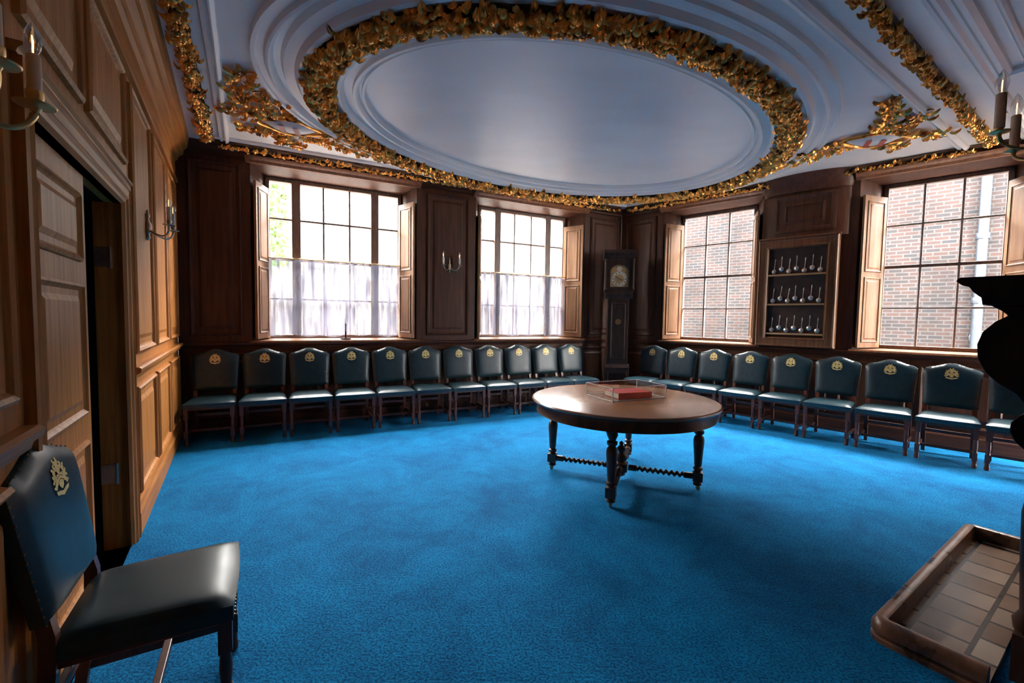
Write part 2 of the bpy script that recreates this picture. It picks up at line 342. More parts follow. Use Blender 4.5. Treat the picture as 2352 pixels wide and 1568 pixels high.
# raised bolection frame and field following the bow
def bow(x,z,o): 
    c=max(-1,min(1,(2.97-x)/.52)); return (x,-.10*math.sqrt(max(0,1-c*c))-.001-o,z)
K=14; rows=[(2.60,2.79,0),(2.60,2.79,0.02),(2.63,2.82,.026),(2.66,2.85,.008),(2.72,2.91,.006),(2.75,2.94,.018)]
for i in range(len(rows)-1):
    def loop(r):
        x0,z0,o=r; x1=5.94-x0; z1=6.10-z0
        L=[bow(x0+(x1-x0)*k/K,z0,o) for k in range(K)]+[bow(x1,z0+(z1-z0)*k/4,o) for k in range(4)]+[bow(x1-(x1-x0)*k/K,z1,o) for k in range(K)]+[bow(x0,z1-(z1-z0)*k/4,o) for k in range(4)]
        return L
    a=loop(rows[i]); b=loop(rows[i+1]); m_=len(a)
    mb.add(a+b,[(k,(k+1)%m_,m_+(k+1)%m_,m_+k) for k in range(m_)])
struct(mb.obj('trim_11',M_oakshade,M=FR,smooth=True))
# ------------------------------------------------------------------ doors
def doorleaf(mb,w,h,t):
    mb.box(0,w,0,t,0,h)
    x0,x1=.10,w-.10
    for (a,b) in ((.2,.86),(.98,1.60),(1.70,h-.10)):
        mb.ringrect(x0,x1,a,b,[(0,0),(.003,-.012),(.016,-.018),(.026,-.008),(.034,-.002),(.06,-.002),(.085,-.012)])
mb=MB(); doorleaf(mb,.80,DZ-.02,.045)
d1=mb.obj('door_1',M_oak,M=FL@Tr(D0+.01,.035,.01)); struct(d1,'closed leaf of panelled oak double door','door')
mb=MB(); doorleaf(mb,.62,DZ-.02,.045)
d2=mb.obj('door_2',M_doorshade,M=FL@Tr(D1-.0,.47,.01)@Rz(PI*.5-.05)@Tr(.02,-.02,0)); struct(d2,'open leaf of panelled oak double door','door')  # same oak as the closed leaf, its shade put into the colour
mb=MB()
for z in (.42,1.75):
    mb.box(D1-.006,D1+.001,.06,.13,z,z+.12)
    mb.lathe([(.009,0),(.009,.13)],8,M=Tr(D1-.01,.055,z-.005))
struct(mb.obj('trim_12',M_hinge,M=FL),'steel door hinges on the jamb','hinge')
# near-black sheets painting the shade inside the doorway reveal
mb=MB(); mb.box(D1-.004,D1,.13,.46,0,DZ); mb.box(D0,D1,.08,.46,DZ-.004,DZ); struct(mb.obj('trim_21',M_doorshade,M=FL))
# ------------------------------------------------------------------ windows
def window(n,tri):
    F,a,b,o0,o1=wins[n]; y0,y1=.34,.42; mb=MB()
    fr=.05
    mb.box(a,a+fr,y0,y1,ZS,ZT); mb.box(b-fr,b,y0,y1,ZS,ZT); mb.box(a,b,y0,y1,ZS,ZS+fr); mb.box(a,b,y0,y1,ZT-fr,ZT)
    w=b-a; zr=[ZS+(ZT-ZS)*k/4 for k in (1,2,3)]
    if tri:
        m1,m2=a+.205*w,a+.785*w
        for m in (m1,m2): mb.box(m-.055,m+.055,y0-.012,y1,ZS,ZT)
        for k in (1,2): x=m1+(m2-m1)*k/3; mb.box(x-.012,x+.012,y0+.02,y1-.01,ZS,ZT,1)
    else:
        for k in (1,2): x=a+fr+(w-2*fr)*k/3; mb.box(x-.012,x+.012,y0+.02,y1-.01,ZS,ZT,1)
    for i,z in enumerate(zr):
        h=.020 if i==1 else .012
        mb.box(a+fr,b-fr,y0+.018,y1-.012,z-h,z+h,0 if i==1 else 1)
    wo=mb.obj('window_%d'%n,[M_sash,M_sash if tri else M_sashl],M=F,bevel=.003); struct(wo,'tall multi-pane window in deep splayed oak recess','window')
    g=MB(); g.box(a+.01,b-.01,.379,.383,ZS+.01,ZT-.01); gg=g.obj('glass',M_glass,parent=wo); 
    # sill board
    s=MB(); s.extrude([(-.05,1.10),(-.06,1.115),(-.05,1.135),(.36,1.15),(.36,1.10)],o0-.03,o1+.03); s.obj('sill',M_oakm,parent=wo)
    # shutters on splayed reveals
    for side in (0,1):
        p0=Vector((a-.0,.33)) if side==0 else Vector((b+.0,.33)); p1=Vector((o0+.02,-.03)) if side==0 else Vector((o1-.02,-.03))
        d=(p1-p0); L=d.length; ang=math.atan2(d.y,d.x)
        sm=MB(); z0,z1=1.16,3.19
        sm.box(0,L,-.015,.015,z0,z1)
        for zz in ((z0+.07,z0+.95),(z0+1.02,z1-.07)):
            if side==0: Mx=Matrix(((1,0,0,0),(0,-1,0,0),(0,0,1,0),(0,0,0,1)))@Tr(0,-.016,0)
            else: Mx=Tr(0,-.016,0)
            sm.ringrect(.05,L-.05,zz[0],zz[1],[(0,0),(.004,-.01),(.014,-.012),(.024,-.003),(.045,-.003),(.06,-.010)],M=Mx)
        off=.03 if side==0 else -.03
        so=sm.obj('shutter',M_oakl,parent=wo,M=Tr(p0.x+off,p0.y,0)@Rz(ang)); so['label']='pale oak folding shutter with raised panels'
    # cornice casing of opening
    c=MB(); c.extrude([(0,3.40),(-.05,3.40),(-.07,3.43),(-.10,3.45),(-.12,3.47),(0,3.47)],o0-.05,o1+.05); c.obj('head_moulding',M_oakm,parent=wo)
    li=bpy.data.lights.new('portal','AREA'); li.shape='RECTANGLE'; li.size=b-a; li.size_y=ZT-ZS
    try: li.cycles.is_portal=True
    except Exception: pass
    lo=bpy.data.objects.new('window_portal',li); COL.objects.link(lo)
    # -Z must point inward (local -y)
    lo.matrix_world=F@Tr((a+b)/2,.45,(ZS+ZT)/2)@Rx(-PI/2)
for n,t in ((1,True),(2,True),(3,False),(4,False)): window(n,t)
# curtains
def curtain(n):
    F,a,b,_,_=wins[n]; a+=.03;b-=.03
    e=empty('curtain',F@Tr((a+b)/2,.28,1.16),'white sheer lace half curtain across lower window','curtain','half curtains')
    w=b-a; mb=MB(); NX=340; NZ=12; vs=[];fs=[]
    ph=[random.uniform(0,6) for _ in range(6)]
    for j in range(NZ+1):
        v=j/NZ; z=1.10*v+.005
        for i in range(NX+1):
            s=i/NX; x=-w/2+s*w
            g=.5+.5*math.sin(s*9+ph[0]); g2=.5+.5*math.sin(s*19+ph[5])
            y=.038*math.sin(s*95+ph[1]+.6*math.sin(v*2))*(.1+.9*g*g2)+.014*math.sin(s*41+ph[2]+v)+.006*math.sin(s*170+ph[3])*g
            zz=z+((.012*math.sin(s*30+ph[4])+.010*math.sin(s*12)+.020) if j==0 else 0)
            vs.append((x,max(-.05,min(.045,y*(1.1-.4*v))),zz))
    for j in range(NZ):
        for i in range(NX): q=j*(NX+1)+i; fs.append((q,q+1,q+NX+2,q+NX+1))
    mb.add(vs,fs); c=mb.obj('fabric',M_curtain,parent=e,smooth=True,fix=False)
    r=MB(); r.tube([(-w/2-.03,0,1.10),(w/2+.03,0,1.10)],.009,10)
    r.obj('rod',M_brass,parent=e,smooth=True)
curtain(1);curtain(2)
# ------------------------------------------------------------------ ceiling ornament
EC=Vector((.69,5.09)); EA=Vector((.857,.515)).normalized(); EB=Vector((-EA.y,EA.x))
def epos(t,a,b): return EC+EA*a*math.cos(t)+EB*b*math.sin(t)
def ering(name,a,b,prof,mat,label):
    mb=MB(); N=160; n=len(prof); vs=[];fs=[]
    for i in range(N):
        t=2*PI*i/N
        for o,dz in prof:
            p=epos(t,a+o,b+o); vs.append((p.x,p.y,H-dz))
    for i in range(N):
        i2=(i+1)%N
        for k in range(n-1): fs.append((i*n+k,i*n+k+1,i2*n+k+1,i2*n+k))
    mb.add(vs,fs); o=mb.obj(name,mat,smooth=True); struct(o,label,'ceiling moulding'); return o
ering('trim_13',2.30,1.53,[(0,0),(.0,.035),(.015,.055),(.035,.055),(.04,.03),(.06,.03),(.065,.06),(.09,.085),(.115,.085),(.12,.055),(.19,.045),(.20,.085),(.225,.105),(.25,.10),(.26,.08),(.50,.08),(.51,.10),(.55,.10),(.58,.055),(.66,.045),(.68,0)],M_plaster,'moulded plaster oval ring')
ering('trim_14',3.03,2.12,[(0,0),(.01,.04),(.04,.065),(.06,.06),(.07,.03),(.12,.03),(.13,.045),(.16,.045),(.17,.0)],M_plaster,'outer moulded plaster oval')
def leaf(mb,pos,dirv,L,W,curl,M=None,P=((.0,.35),(.2,.85),(.38,.7),(.58,1),(.8,.75),(1,.2))):
    d=Vector(dirv).normalized(); nrm=Vector((0,0,-1)); nrm=(nrm-d*nrm.dot(d)).normalized(); s=d.cross(nrm)
    vs=[];fs=[]
    for t,w in P:
        c=Vector(pos)+d*L*t+nrm*(curl*math.sin(t*PI*.85)-.7*curl*t*t)
        for k in (-1,-.5,0,.5,1):
            e=c+s*(k*W*.5*w)+nrm*(W*(.18*(abs(k)==.5)-.16*(abs(k)==1)))
            vs.append(tuple(e))
    for i in range(len(P)-1):
        for k in range(4): q=i*5+k; fs.append((q,q+1,q+6,q+5))
    mb.add(vs,fs,0,M)
def berry(mb,pos,r):
    mb.lathe([(r*.3,-r*.9),(r*.85,-r*.5),(r,0),(r*.8,r*.5),(r*.2,r*.95)],7,M=Tr(*pos))
def ropeleaves(mb,posfn,n,width,size,drop,base=0.03):
    for i in range(n):
        t=(i+random.random()*.6)/n
        p,tan,nor=posfn(t)
        o=random.uniform(-1,1); zz=H-base-drop*math.sqrt(max(0,1-o*o*.9))+random.uniform(-.01,.01)
        q=p+nor*o*width*.5
        ang=random.gauss(0,.8)+o*.9*(1 if random.random()<.8 else -1)
        d=tan*math.cos(ang)+nor*math.sin(ang)
        leaf(mb,(q.x,q.y,zz),(d.x,d.y,random.uniform(-.25,.40)),size*random.uniform(.7,1.2),size*random.uniform(.6,.95),size*.5)
        if random.random()<.40: berry(mb,(q.x,q.y,zz-.012),size*random.uniform(.18,.32))
# big oval garland
mb=MB(); N=140; vs=[];fs=[]; ga,gb=2.70,1.885
sec=[(-.10,.085),(-.07,.12),(0,.15),(.07,.12),(.10,.085)]
for i in range(N):
    t=2*PI*i/N
    for o,dz in sec:
        j=random.uniform(-.008,.008); p=epos(t,ga+o,gb+o*.9); vs.append((p.x,p.y,H-dz+.02-j))
for i in range(N):
    for k in range(4): fs.append((i*5+k,i*5+k+1,((i+1)%N)*5+k+1,((i+1)%N)*5+k))
mb.add(vs,fs,1)  # base strip coloured dark as the shade under the leaves
def egar(t):
    a=2*PI*t; p=epos(a,ga,gb); tn=(epos(a+.01,ga,gb)-p).normalized(); return p,tn,Vector((tn.y,-tn.x))
ropeleaves(mb,egar,2000,.19,.080,.085,.06)
for i in range(620):
    p,tn,nr=egar(random.random()); o=random.uniform(-.08,.08); r=random.uniform(.020,.038)
    mb.lathe([(r*.3,-r*.9),(r*.8,-r*.55),(r,-.1*r),(r*.85,r*.45),(r*.3,r*.9)],9,M=Tr(p.x+nr.x*o,p.y+nr.y*o,H-.154+abs(o)*.4))
g=mb.obj('gilded_garland',[M_gold,M_goldshade],smooth=True,fix=False); tag(g,'thick oval gilded leaf garland in high relief on ceiling','ceiling ornament')
# border garlands
GA=Vector((-3.66,5.30));GB=Vector((2.03,8.22));GC=Vector((5.41,5.03));GD=Vector((-.92,.75))
for (p,q,w,sz,n,lab) in ((GD,GA,.10,.062,440,'gilded leaf border along ceiling edge'),(GA,GB,.06,.054,280,'slim gilded leaf border along ceiling edge'),(GB,GC,.06,.054,230,'slim gilded leaf border along ceiling edge'),(GC,GD,.075,.056,520,'gilded leaf border across ceiling beam')):
    mb=MB(); d=(q-p).normalized(); L=(q-p).length
    mb.extrude([(-w/2,H-.002),(-w/2,H-.025),(0,H-.045),(w/2,H-.025),(w/2,H-.002)],.07,L-.07,1)
    ropeleaves(mb,lambda t:(Vector((.1+t*(L-.2),0)),Vector((1,0)),Vector((0,-1))),n,w,sz,.04,.03)
    tag(mb.obj('gilded_border',[M_gold,M_goldshade],smooth=True,fix=False,M=frame(p.x,p.y,d.x,d.y)),lab,'ceiling ornament','gilded ceiling borders')
# plaster straight mouldings
def cmould(name,pts,prof):
    mb=MB()
    for p,q in zip(pts,pts[1:]):
        p=Vector(p);q=Vector(q); d=(q-p).normalized()
        mb.extrude([(y,H-z) for y,z in prof],-.02,(q-p).length+.02,M=frame(p.x,p.y,d.x,d.y))
    struct(mb.obj(name,M_plaster),'straight plaster ceiling moulding','ceiling moulding')
STR=[(-.05,0),(-.045,.03),(-.02,.05),(-.01,.05),(-.005,.02),(.015,.02),(.02,.035),(.045,.03),(.05,0)]
cmould('trim_15',[GD+Vector((.22,.0)),GA+Vector((.20,.0))],STR)
cmould('trim_16',[GA+Vector((.10,-.10)),GB+Vector((-.02,-.20)),],[(y*.6,z*.7) for y,z in STR])
cmould('trim_17',[GD+Vector((-.07,.30)),GC+Vector((-.12,.20))],STR)
cmould('trim_18',[GD+Vector((.10,-.20)),GC+Vector((.18,-.17))],STR)
def sn(s,n): return (.829*s-.559*n,.559*s+.829*n)
cmould('trim_19',[sn(.2,.82),sn(5.38,.82),sn(5.38,-.3)],[(y*1.2,z) for y,z in STR])
cmould('trim_20',[sn(.2,.68),sn(5.24,.68),sn(5.24,-.3)],[(y*.6,z*.6) for y,z in STR])
# corner sprays
def spray(branches,shield,ang,label):
    MS=Tr(shield[0],shield[1],H)@Rz(ang); MSi=MS.inverted()
    e=empty('gilded_spray',MS,label,'ceiling ornament','gilded corner sprays')
    mb=MB()
    for br in branches:
        pts=[Vector(p) for p in br]
        dense=[]
        for p,q in zip(pts,pts[1:]):
            k=max(2,int((q-p).length/.040)); dense+=[p.lerp(q,i/k) for i in range(k)]
        dense.append(pts[-1])
        mb.tube([(p.x,p.y,H-.028) for p in dense],.012,6)
        for i,p in enumerate(dense[:-1]):
            d=(dense[i+1]-p).normalized(); nr=Vector((-d.y,d.x))
            for sgn in (-1,1):
                    a=sgn*random.uniform(.35,1.35); v=d*math.cos(a)+nr*math.sin(a)
                    st=p+v*random.uniform(0,.07)
                    l=MSi@Vector((st.x+v.x*.06,st.y+v.y*.06,H))
                    if (l.x/.33)**2+(l.y/.22)**2<1: continue
                    leaf(mb,(st.x,st.y,H-random.uniform(.015,.045)),(v.x,v.y,random.uniform(-.25,.15)),random.uniform(.075,.115),random.uniform(.045,.068),.030)
            if random.random()<.5: 
                bp=(p.x+random.uniform(-.05,.05),p.y+random.uniform(-.05,.05),H-.045); l=MSi@Vector(bp)
                if (l.x/.30)**2+(l.y/.19)**2>1: berry(mb,bp,random.uniform(.014,.024))
        # curled end
        pe=dense[-1]; dd=(dense[-1]-dense[-2]).normalized(); nn_=Vector((-dd.y,dd.x))
        mb.tube([(pe.x+dd.x*.05*math.sin(t)+nn_.x*.05*(1-math.cos(t)),pe.y+dd.y*.05*math.sin(t)+nn_.y*.05*(1-math.cos(t)),H-.028) for t in [k*.5 for k in range(10)]],[.012-.0009*k for k in range(10)],6)
    fr=[]
    for i in range(41):
        t=2*PI*i/40; r=1+.10*math.cos(4*t); fr.append(tuple(MS@Vector((.29*r*math.cos(t),.18*r*math.sin(t),-.04))))
    mb.tube(fr,.020,8)
    mb.v=[tuple(MSi@Vector(v)) for v in mb.v]
    mb.obj('leaf_spray',M_gold,parent=e,smooth=True,fix=False)
    s=MB(); s.lathe([(.001,-.080),(.6,-.070),(.95,-.03),(1,-.002)],28,M=Matrix.Diagonal((.265,.16,1,1)))
    s.obj('cartouche',M_shield,parent=e,smooth=True)
    s=MB()
    for x in (-.13,.01): s.add([(x,-.09,-.079),(x+.055,-.09,-.079),(x+.10,.09,-.079),(x+.045,.09,-.079)],[(0,1,2,3)])
    c=s.obj('painted_band',M_shieldr,parent=e,fix=False)
spray([[(-2.45,4.75),(-2.66,4.35),(-2.56,4.05),(-2.30,3.82)],[(-2.5,4.75),(-2.78,4.62),(-2.88,4.42)],[(-2.42,4.70),(-2.34,4.42),(-2.44,4.2)],
       [(-2.50,5.02),(-2.25,5.30),(-1.93,5.60),(-1.65,5.82)],[(-2.35,4.92),(-2.08,5.12),(-1.83,5.36)],[(-2.55,4.95),(-2.88,4.98),(-3.02,4.86)],[(-2.6,5.05),(-2.75,5.25),(-2.6,5.42)]],(-2.45,4.86),math.atan2(.5,.86),'gilded oak-leaf spray with small painted cartouche in ceiling corner')
spray([[(3.9,4.8),(3.75,4.5),(3.58,4.25),(3.42,4.10)],[(3.90,5.1),(3.72,5.45),(3.52,5.8),(3.42,6.0)],[(4.05,4.85),(4.35,4.78),(4.62,4.80)],
       [(3.85,5.0),(3.62,5.2),(3.50,5.45)],[(4.0,4.78),(4.05,4.52),(3.92,4.34)],[(4.1,5.0),(4.3,5.12),(4.46,5.15)]],(3.98,4.95),math.atan2(.2,-.9),'gilded leaf spray with scrolled cartouche near ceiling edge')
# ------------------------------------------------------------------ chairs
def build_chair(M):
    e=empty('dining_chair',M,'x','chair','teal leather court chairs')
    def yr(z): return .155*max(0,z-.48)
    def topz(s): s=abs(s); return .992+.052*(.5+.5*math.cos(PI*min(1,s/.82)))-.040*s**9
    ZB=.545
    def hw(v): return .226+.020*v
    def ft(s,t):
        v=(t+1)/2; z=ZB+(topz(s)-ZB)*v; ed=(1-abs(s)**5)*(1-abs(t)**7)
        return (s*hw(v),yr(z)-.012-.034*ed**.55,z)
    def fb(s,t):
        v=(t+1)/2; z=ZB+(topz(s)-ZB)*v; return (s*hw(v),yr(z)+.022,z)
    mb=MB(); mb.slab(22,18,ft,fb); bk=mb.obj('backrest',M_leather,parent=e,smooth=True)
    # studs
    mb=MB()
    def stud(s,t):
        v=(t+1)/2; z=ZB+(topz(s)-ZB)*v; mb.lathe([(.005,0),(.004,.003),(.001,.004)],6,M=Tr(s*hw(v),yr(z)-.012,z)@Rx(PI/2))
    for i in range(15):
        t=-1+2*i/14; stud(-.995,t); stud(.995,t)
    for i in range(15): stud(-1+2*i/14,.995)
    for i in range(22):
        x=-.235+.47*i/21; mb.lathe([(.005,0),(.004,.003),(.001,.004)],6,M=Tr(x,-.472,.428)@Rx(PI/2))
    o=mb.obj('stud_trim',M_stud,parent=e); o['label']='row of small antique nail heads'; o['kind']='stuff'
    # emblem
    mb=MB()
    def yf(x,z):
        v=(z-ZB)/(1.03-ZB); s=x/hw(v); return yr(z)-.012-.034*((1-abs(s)**5)*(1-abs(2*v-1)**7))**.55-.0035
    cz=.928; ES=.80
    def shape(pts):
        n=len(pts); mb.add([(x*ES,yf(x*ES,cz+z*ES),cz+z*ES) for x,z in pts],[tuple(range(n))])
    def ell(x,z,a,b,r=0,n=12): shape([(x+a*math.cos(t)*math.cos(r)-b*math.sin(t)*math.sin(r),z+a*math.cos(t)*math.sin(r)+b*math.sin(t)*math.cos(r)) for t in [2*PI*k/n for k in range(n)]])
    # shield quarters with chevron gap
    shape([(-.028,.016),(.028,.016),(.028,.000),(0,.011),(-.028,.000)]); shape([(-.028,-.003),(0,.008),(.028,-.003),(.028,-.017),(0,-.005),(-.028,-.017)])
    shape([(-.027,-.020),(0,-.008),(.027,-.020),(.018,-.038),(0,-.050),(-.018,-.038)])
    # helmet, wreath, crest figure
    ell(0,.029,.016,.014); shape([(-.022,.04),(.022,.04),(.022,.048),(-.022,.048)])
    ell(-.002,.058,.018,.012); ell(.013,.066,.009,.009); shape([(-.019,.056),(-.025,.077),(-.015,.080),(-.010,.06)]); shape([(.012,.066),(.020,.082),(.005,.080)])
    # supporters and mantling curls
    for s in (-1,1):
        ell(s*.040,-.002,.012,.026,s*-.15); ell(s*.044,.028,.013,.012); ell(s*.051,-.025,.010,.018,s*.6); ell(s*.058,.011,.014,.008,s*.7); ell(s*.063,-.006,.012,.007,s*-.4)
        ell(s*.026,.040,.014,.008,s*.8); ell(s*.066,-.03,.011,.006,s*.3); ell(s*.031,.054,.011,.006,s*-.5); ell(s*.052,.042,.010,.006,s*.2)
    shape([(-.064,-.046),(-.03,-.050),(0,-.058),(.03,-.050),(.064,-.046),(.058,-.062),(.03,-.068),(0,-.077),(-.03,-.068),(-.058,-.062)])
    o=mb.obj('emblem',M_goldemb,parent=e,fix=False); o['label']='gold-stamped coat of arms with shield and supporters'
    # seat
    def st(s,t):
        w=.216+.034*(-t+1)/2; y=-.235+t*.235; return (s*w,y-.012*(1-s*s)*(t<-.99),.470+.030*((1-abs(s)**7)*(1-abs(t)**7))**.55)
    def sb(s,t):
        w=.216+.034*(-t+1)/2; return (s*w,-.235+t*.235,.418)
    mb=MB(); mb.slab(18,18,st,sb); mb.obj('seat',M_leather,parent=e,smooth=True)
    mb=MB(); mb.box(-.22,.22,-.455,-.02,.398,.420); mb.obj('seat_rail',M_mahog,parent=e,bevel=.004)
    # legs
    for s in (-1,1):
        mb=MB(); x=s*.220
        mb.box(x-.021,x+.021,-.465,-.423,.30,.418); mb.box(x-.020,x+.020,-.464,-.424,.085,.165)
        mb.lathe([(.014,0),(.021,.006),(.022,.03),(.018,.045),(.020,.085)],14,M=Tr(x,-.444,0))
        mb.lathe([(.02,.165),(.0165,.18),(.019,.205),(.021,.24),(.018,.285),(.020,.30)],14,M=Tr(x,-.444,0))
        mb.obj('leg',M_mahog,parent=e,smooth=True)
        mb=MB(); mb.tube([(s*.200,.05,0),(s*.202,.03,.15),(s*.202,.002,.38),(s*.200,0,.50),(s*.195,yr(.6)+.004,.62),(s*.195,yr(.7)+.006,.70)],[.024,.026,.028,.027,.024,.02],4,rot=PI/4)
        mb.obj('leg',M_mahog,parent=e)
        mb=MB(); mb.box(x-.012,x+.012,-.443,.035,.105,.138); mb.obj('stretcher',M_mahog,parent=e,bevel=.003)
    mb=MB(); mb.box(-.21,.21,-.235,-.208,.107,.136); mb.obj('stretcher',M_mahog,parent=e,bevel=.003)
    mb=MB(); mb.box(-.2,.2,.0,.025,.24,.275); mb.obj('stretcher',M_mahog,parent=e,bevel=.003)
    return e
ch=build_chair(FL@Tr(1.65,-.09,0)@Rz(-.04))
ch['label']='teal leather chair with gold crest beside the oak door'
TB=[.398,.925,1.445,1.97,2.495,3.015,3.54,4.065,4.59,5.11,5.63]
for i,t in enumerate(TB):
    n=dup(ch,FB@Tr(t,-.24,0)@Rz(random.uniform(-.006,.006))); n['label']='teal leather chair with gold crest under curtained windows'
for i in range(9):
    n=dup(ch,FR@Tr(.82+.532*i,-.26-.03*i,0)@Rz(-.055+random.uniform(-.006,.006))); n['label']='teal leather chair with gold crest under sash windows'
# ------------------------------------------------------------------ table
TC=Vector((1.035,4.0)); RT=.84
te=empty('round_table',Tr(TC.x,TC.y,0)@Rz(math.atan2(-.61,-.23)),'round polished wood table on turned legs with twisted stretchers','table')
mb=MB(); mb.lathe([(.001,.728),(RT-.06,.728),(RT-.02,.732),(RT-.005,.738),(RT,.748),(RT-.004,.756),(RT-.012,.760),(RT-.02,.763),(.001,.763)],96)
mb.obj('tabletop',M_tabletop,parent=te,smooth=True)
mb=MB(); mb.lathe([(RT-.12,.63),(RT-.055,.63),(RT-.045,.635),(RT-.05,.645),(RT-.05,.72),(RT-.04,.728),(RT-.12,.728)],96); mb.obj('apron',M_tableleg,parent=te,smooth=True)
LR=.66; SZ=.118
for k in range(4):
    Mk=Rz(k*PI/2)@Tr(LR,0,0)
    mb=MB()
    mb.box(-.040,.040,-.040,.040,.080,.160,M=Mk); mb.box(-.044,.044,-.044,.044,.60,.73,M=Mk)
    mb.lathe([(.022,.038),(.034,.043),(.038,.052),(.032,.066),(.030,.072),(.040,.080)],18,M=Mk)
    mb.lathe([(.040,.160),(.026,.170),(.040,.185),(.040,.198),(.026,.210),(.032,.225),(.036,.30),(.044,.40),(.046,.44),(.040,.47),(.026,.49),(.042,.505),(.042,.525),(.026,.535),(.034,.555),(.046,.58),(.040,.60)],20,M=Mk)
    lg=mb.obj('leg',M_tableleg,parent=te,smooth=True)
    mb=MB(); mb.lathe([(.001,-.010),(.016,-.010),(.019,-.006),(.019,.006),(.016,.010),(.001,.010)],16,M=Mk@Tr(.006,0,.019)@Rx(PI/2)); mb.lathe([(.009,.034),(.011,.042)],8,M=Mk)
    c=mb.obj('castor',M_dial,parent=lg,smooth=True); c['label']='small dull brass castor'
    # barley twist stretcher
    mb=MB(); n=180; x0,x1=.07,LR-.04; vs=[];fs=[];sg=12
    for i in range(n+1):
        x=x0+(x1-x0)*i/n; f=i/n; amp=.009 if .14<f<.86 else .0; r=.020 if .13<f<.87 else .028
        ph=f*2*PI*12
        for j in range(sg):
            a=2*PI*j/sg; vs.append((x,r*math.cos(a)+amp*math.cos(ph),SZ+r*math.sin(a)+amp*math.sin(ph)))
    for i in range(n):
        for j in range(sg): fs.append((i*sg+j,i*sg+(j+1)%sg,(i+1)*sg+(j+1)%sg,(i+1)*sg+j))
    mb.add(vs,fs,M=Rz(k*PI/2)); mb.obj('stretcher',M_tableleg,parent=te,smooth=True)
mb=MB(); mb.box(-.06,.06,-.06,.06,.083,.153); mb.lathe([(.02,.03),(.04,.045),(.045,.07),(.03,.083)],18)
mb.lathe([(.055,.153),(.035,.165),(.055,.19),(.062,.215),(.035,.24),(.024,.255),(.04,.27),(.044,.29),(.024,.31),(.015,.325),(.022,.34),(.001,.36)],18)
mb.obj('finial',M_tableleg,parent=te,smooth=True)
# display case and book
ca=math.atan2(.26,.55)
CM=Tr(1.085,4.10,.7632)@Rz(ca)
ce=empty('display_case',CM,'clear acrylic display case over a red book','display case')
w,d,h=.31,.20,.115
mb=MB(); t=.003
mb.box(-w,w,-d,-d+t,0,h); mb.box(-w,w,d-t,d,0,h); mb.box(-w,-w+t,-d,d,0,h); mb.box(w-t,w,-d,d,0,h); mb.box(-w,w,-d,d,h,h+t)
mb.obj('cover',M_acrylic,parent=ce)
mb=MB(); e_=.0035
for x in (-w,w):
    for y in (-d,d): mb.box(x-e_,x+e_,y-e_,y+e_,0,h+e_)
for y in (-d,d): mb.box(-w,w,y-e_,y+e_,h-.001,h+e_); mb.box(-w,w,y-e_,y+e_,0,e_*1.5)
for x in (-w,w): mb.box(x-e_,x+e_,-d,d,h-.001,h+e_); mb.box(x-e_,x+e_,-d,d,0,e_*1.5)
o=mb.obj('edge',M_white,parent=ce); o['label']='bright polished case edges'
be=empty('book',Tr(1.10,4.08,.7635)@Rz(ca-.10),'closed red cloth-bound book inside the clear case','book')
mb=MB(); mb.box(-.18,.18,-.12,.12,0,.005); mb.box(-.18,.18,-.12,.12,.050,.056); mb.box(-.18,.18,-.124,-.118,0,.056); mb.obj('cover',M_red,parent=be,bevel=.0015)
mb=MB(); mb.box(-.175,.175,-.117,.115,.005,.050); mb.obj('pages',M_page,parent=be)
# ------------------------------------------------------------------ longcase clock
CLK=Tr(1.88,7.80,0)@Rz(math.atan2(.15,.99)*-1)
ce=empty('longcase_clock',CLK,'tall dark longcase clock with arched brass dial','clock')
mb=MB()
mb.box(-.22,.22,-.14,.14,0,.10); mb.box(-.21,.21,-.13,.13,.10,.62); mb.ringrect(-.17,.17,.16,.56,[(0,0),(.01,-.012),(.03,0)],M=Tr(0,-.13,0))
mb.extrude([(-.14,.62),(-.15,.64),(-.12,.70),(.12,.70),(.13,.62)],-.21,.21)
mb.box(-.18,.18,-.11,.12,.70,1.86); mb.extrude([(-.11,1.86),(-.15,1.93),(-.15,1.97),(.13,1.97),(.12,1.86)],-.235,.235)
mb.obj('case',M_blackoak,parent=ce,bevel=.004)
mb=MB(); mb.box(-.14,.14,-.122,-.11,.78,1.80); mb.ringrect(-.125,.125,.80,1.78,[(0,0),(.01,-.01),(.025,-.002)],M=Tr(0,-.122,0)); td=mb.obj('trunk_door',M_blackoak,parent=ce)
mb=MB(); mb.lathe([(.05,0),(.05,.008),(.038,.01),(.036,.004),(.001,.004)],20,M=Tr(0,-.124,1.45)@Rx(PI/2)); mb.obj('lenticle',M_stud,parent=td,smooth=True)
mb=MB()
mb.box(-.25,-.225,-.15,.13,1.97,2.55); mb.box(.225,.25,-.15,.13,1.97,2.55); mb.box(-.25,.25,.10,.13,1.97,2.55); mb.box(-.25,.25,-.15,.13,1.97,2.01)
